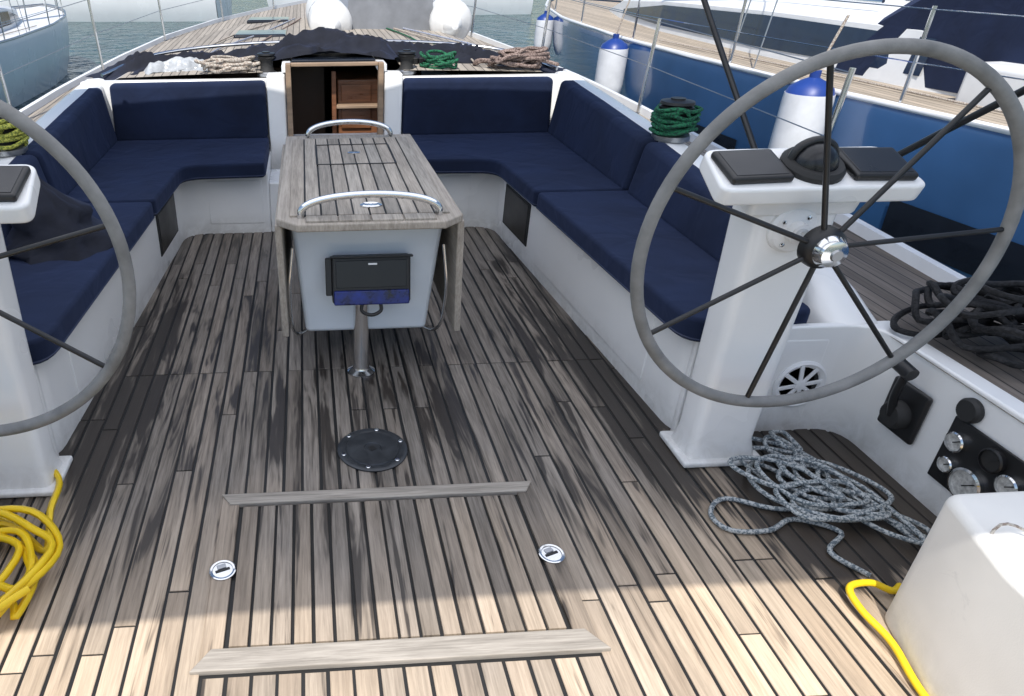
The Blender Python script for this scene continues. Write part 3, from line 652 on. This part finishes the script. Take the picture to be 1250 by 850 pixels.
# ------------------------------------------------------------ neighbour boats
def sailboat(name,Len,B,fb,MM,hull,deck,stripe=None,covers=bluecloth,mast=True,win=winglass,roofmat=None,ports=(),fend=(),dodger=True,sh_=0.0,fl=.84,boomc=None):
    e=empty(name); t=[0,.06,.2,.4,.6,.75,.87,.95,1.0]; pf=[.80,.87,.96,1,.95,.80,.55,.28,.02]
    st=np.linspace(0,1,34); hw=lambda q: B/2*float(np.interp(q,t,pf)); sh=lambda q: fb+.22*q*q
    kf=lambda fz,z: float(np.interp(fz,[-.1,z*.25,z*.6,z],[fl,(1+fl*1.0)/2+.01,.985,1.0]))
    for s in (-1,1):
        V=[];F=[]
        for i,q in enumerate(st):
            h=hw(q); z=sh(q); rake=.35*q**4*Len*.1; y_=q*Len
            V+=[(s*(h-.03),y_,z+.03),(s*h,y_,z+.03),(s*(h+.01),y_,z-.05),(s*h*.985,y_-rake*.2,z*.6),(s*h*kf(z*.25,z),y_-rake*.5,z*.25),(s*h*fl,y_-rake,-.1)]
            if i:
                for k in range(5): F.append((6*i-6+k,6*i-5+k,6*i+1+k,6*i+k))
        mk('topside',V,F,hull,e,smooth=True,M4=MM,auto=50)
        tube('toe_rail',[(s*(hw(q)-.012),q*Len,sh(q)+.045) for q in st],.022,alu if hull is whitehull else gelw,e,M4=MM,seg=6)
        if stripe:
            for za,zb in ((.30,.34),(.23,.25)):
                V=[];F=[]
                for i,q in enumerate(st[:-2]):
                    z=sh(q)
                    for f in (za,zb): V.append((s*(hw(q)*kf(z*f,z)+.01),q*Len,z*f))
                    if i: F.append((2*i-2,2*i-1,2*i+1,2*i))
                mk('hull_stripe',V,F,stripe,e,M4=MM)
        for (a,b_,z0,z1) in ports:
            V=[]
            for q,z in ((a,z0),(b_,z0),(b_,z1),(a,z1)):
                zz=sh(q)*z; V.append((s*(hw(q)*kf(zz,sh(q))+.014),q*Len,zz))
            mk('hull_port',V,[(0,1,2,3)],winglass,e,M4=MM)
    V=[];F=[]
    for i,q in enumerate(st):
        h=hw(q)-.03; V+=[(-h,q*Len,sh(q)),(0,q*Len,sh(q)+.03),(h,q*Len,sh(q))]
        if i: F+=[(3*i-3,3*i-2,3*i+1,3*i),(3*i-2,3*i-1,3*i+2,3*i+1)]
    mk('deck',V,F,deck,e,M4=MM)
    h=hw(0); mk('transom',[(-h,0,sh(0)),(h,0,sh(0)),(h*fl,-.02,-.1),(-h*fl,-.02,-.1)],[(0,1,2,3)],hull,e,M4=MM)
    cs=[(q+sh_,a,b_) for q,a,b_ in [(.30,.60,.42),(.34,.62,.46),(.45,.60,.46),(.58,.56,.40),(.68,.45,.28),(.74,.3,.06)]]
    V=[];F=[]; kk=[(-1,0),(-.96,.85),(-.88,1),(0,1.12),(.88,1),(.96,.85),(1,0)]
    for i,(q,w,hh) in enumerate(cs):
        for a,b_ in kk: V.append((a*w*hw(q),q*Len,sh(q)+hh*b_))
        if i:
            for k in range(6): F.append((7*i-7+k,7*i-6+k,7*i+1+k,7*i+k))
    F.append(tuple(range(7)))
    mk('coach_roof',V,F,roofmat or gelw,e,smooth=True,M4=MM,auto=40)
    for k in range(3):
        q=.40+.09*k+sh_; box('roof_hatch',-.28,.28,q*Len-.28,q*Len+.28,sh(q)+.49-.03*k,sh(q)+.55-.04*k,winglass,e,.02,M4=MM)
    for s in (-1,1):
        V=[]
        for q,lo,hi in ((.33,.22,.78),(.45,.18,.78),(.58,.2,.75),(.67,.3,.5)):
            q+=sh_
            w=np.interp(q,[c_[0] for c_ in cs],[c_[1] for c_ in cs]); hh=np.interp(q,[c_[0] for c_ in cs],[c_[2] for c_ in cs])
            for f in (lo,hi): V.append((s*(w*hw(q)*(1-.04*f/.85)+.012),q*Len,sh(q)+hh*f))
        mk('cabin_window',V,[(0,1,3,2),(2,3,5,4),(4,5,7,6)],win,e,M4=MM)
        tube('roof_grab_rail',[(s*.9*.55*hw(.45),(q+sh_)*Len,sh(q)+.56) for q in (.38,.45,.52,.58)],.015,chrome,e,M4=MM,seg=6)
        tube('roof_line',[(s*.25,(.52+sh_)*Len,sh(.5)+.54),(s*.6,(.45+sh_)*Len,sh(.5)+.56),(s*.7,(.33+sh_)*Len,sh(.4)+.53)],.008,rope_n,e,M4=MM,seg=5)
        box('cockpit_coaming',*sorted((s*hw(.1)*.62,s*hw(.1)*.78)),.05*Len,(.30+sh_)*Len,sh(.1),sh(.1)+.30,roofmat or gelw,e,.04,M4=MM)
        box('cockpit_bench_cushion',*sorted((s*hw(.1)*.30,s*hw(.1)*.60)),.06*Len,(.29+sh_)*Len,sh(.1),sh(.1)+.10,covers,e,.03,M4=MM)
        lathe('winch',[(.09,0),(.09,.03),(.06,.06),(.055,.12),(.075,.16),(.03,.18),(0,.18)],alu,e,MM@T(s*hw(.1)*.70,(.24+sh_)*Len,sh(.1)+.30),16)
        tops=[]
        for q in np.linspace(.04,.93,9):
            x=s*(hw(q)-.06); tube('stanchion',[(x,q*Len,sh(q)),(x,q*Len,sh(q)+.62)],.0125,chrome,e,M4=MM,seg=6); tops.append((x,q*Len,sh(q)+.6))
        tube('upper_lifeline',tops,.004,chrome,e,M4=MM,seg=5); tube('lower_lifeline',[(a,b_,c_-.3) for a,b_,c_ in tops],.004,chrome,e,M4=MM,seg=5)
        for dx in (0,.35): tube('shroud',[(s*hw(.5)*.9,.5*Len-dx,sh(.5)),(0,.52*Len,sh(.5)+13)],.006,alu,e,M4=MM,seg=5)
        tube('jib_sheet',[(s*hw(.6)*.8,.6*Len,sh(.6)+.03),(s*hw(.45)*.72,.45*Len,sh(.45)+.03),(s*hw(.3)*.74,.3*Len,sh(.3)+.06),(s*hw(.1)*.7,.24*Len,sh(.1)+.36)],.008,rope_w,e,M4=MM,sm=4,seg=6)
        tube('pulpit',[(s*hw(.93),.93*Len,sh(.93)+.6),(s*.1,Len*.995,sh(1)+.65),(0,Len,sh(1)+.65)],.014,chrome,e,M4=MM,sm=4)
        tube('pushpit',[(s*hw(.04),.04*Len,sh(0)+.6),(s*hw(0)*.9,.0,sh(0)+.62),(s*.4,0,sh(0)+.62)],.014,chrome,e,M4=MM,sm=4)
    if mast:
        tube('mast',[(0,.52*Len,sh(.5)),(0,.52*Len,sh(.5)+14)],.09,alu,e,M4=MM,seg=12)
        PP=catmull([(0,.51*Len,sh(.5)+1.25),(0,.4*Len,sh(.5)+1.2),(0,.15*Len,sh(.5)+1.15)],10); tube('boom_with_sail_cover',PP,[.2-.09*i/len(PP) for i in range(len(PP))],boomc or covers,e,M4=MM,seg=12,flat=1.3)
    if dodger:
        V=[];F=[]
        for i,(yy_,zz) in enumerate(((.38,.45),(.345,.95),(.30,1.08),(.27,1.05))):
            for j in range(11):
                a=PI*j/10; w=hw(.3)*.62
                V.append((-w*math.cos(a),(yy_+sh_)*Len,sh(.3)+(zz*math.sin(a)**.35 if 0<j<10 else .05)))
            if i:
                for j in range(10): F.append((11*i-11+j,11*i-10+j,11*i+1+j,11*i+j))
        mk('spray_dodger',V,F,covers,e,smooth=True,M4=MM)
    for (q,side,kcol,sz,dz) in fend:
        x=side*(hw(q)+.14*sz); c=MM@T(x,q*Len,sh(q)-.45*sz+dz)@Matrix.Scale(sz,4)
        fe=empty('fender')
        lathe('body',[(.03,-.30),(.08,-.28),(.13,-.2),(.14,-.1),(.14,.20),(.137,.24)],fenderw,fe,c,20)
        lathe('top_end',[(.136,.235),(.12,.275),(.07,.31),(.03,.33),(.03,.37),(0,.37)],kcol,fe,c,20)
        tube('lanyard',[(0,0,.36),(-side*.1,0,.95-dz)],.008,rope_w,fe,M4=c)
    return e
HZ=-.75
sailboat('navy_hull_sailboat',16.5,4.3,1.28,T(6.22,-1.5,HZ)@R('Z',4.8),navyhull,nb_teak,stripe=whitehull,covers=navy,win=navywin,ports=((.27,.36,.42,.62),(.46,.52,.45,.62)),
   fend=((.405,-1,fenderb,1.15,.28),(.595,-1,fenderb,1.1,.2),(.80,-1,fenderb,.95,.15)),sh_=.085,fl=.93)
sailboat('white_hull_sailboat',14,4.0,1.2,T(11.6,1.0,HZ)@R('Z',3),whitehull,nonskid,covers=bluecloth,sh_=.05)
sailboat('white_hull_sailboat',11,3.4,1.0,T(-6.75,8.6,HZ)@R('Z',-1),whitehull,gelw,covers=bluecloth)
sailboat('white_hull_sailboat',12,3.6,1.1,T(-3.5,33,HZ)@R('Z',82),whitehull,gelw,covers=bluecloth)
sailboat('white_hull_sailboat',12,3.6,1.1,T(10,35,HZ)@R('Z',86),whitehull,nb_teak,covers=bluecloth)
sailboat('white_hull_sailboat',12,3.6,1.1,T(25,36,HZ)@R('Z',92),whitehull,gelw,covers=bluecloth)
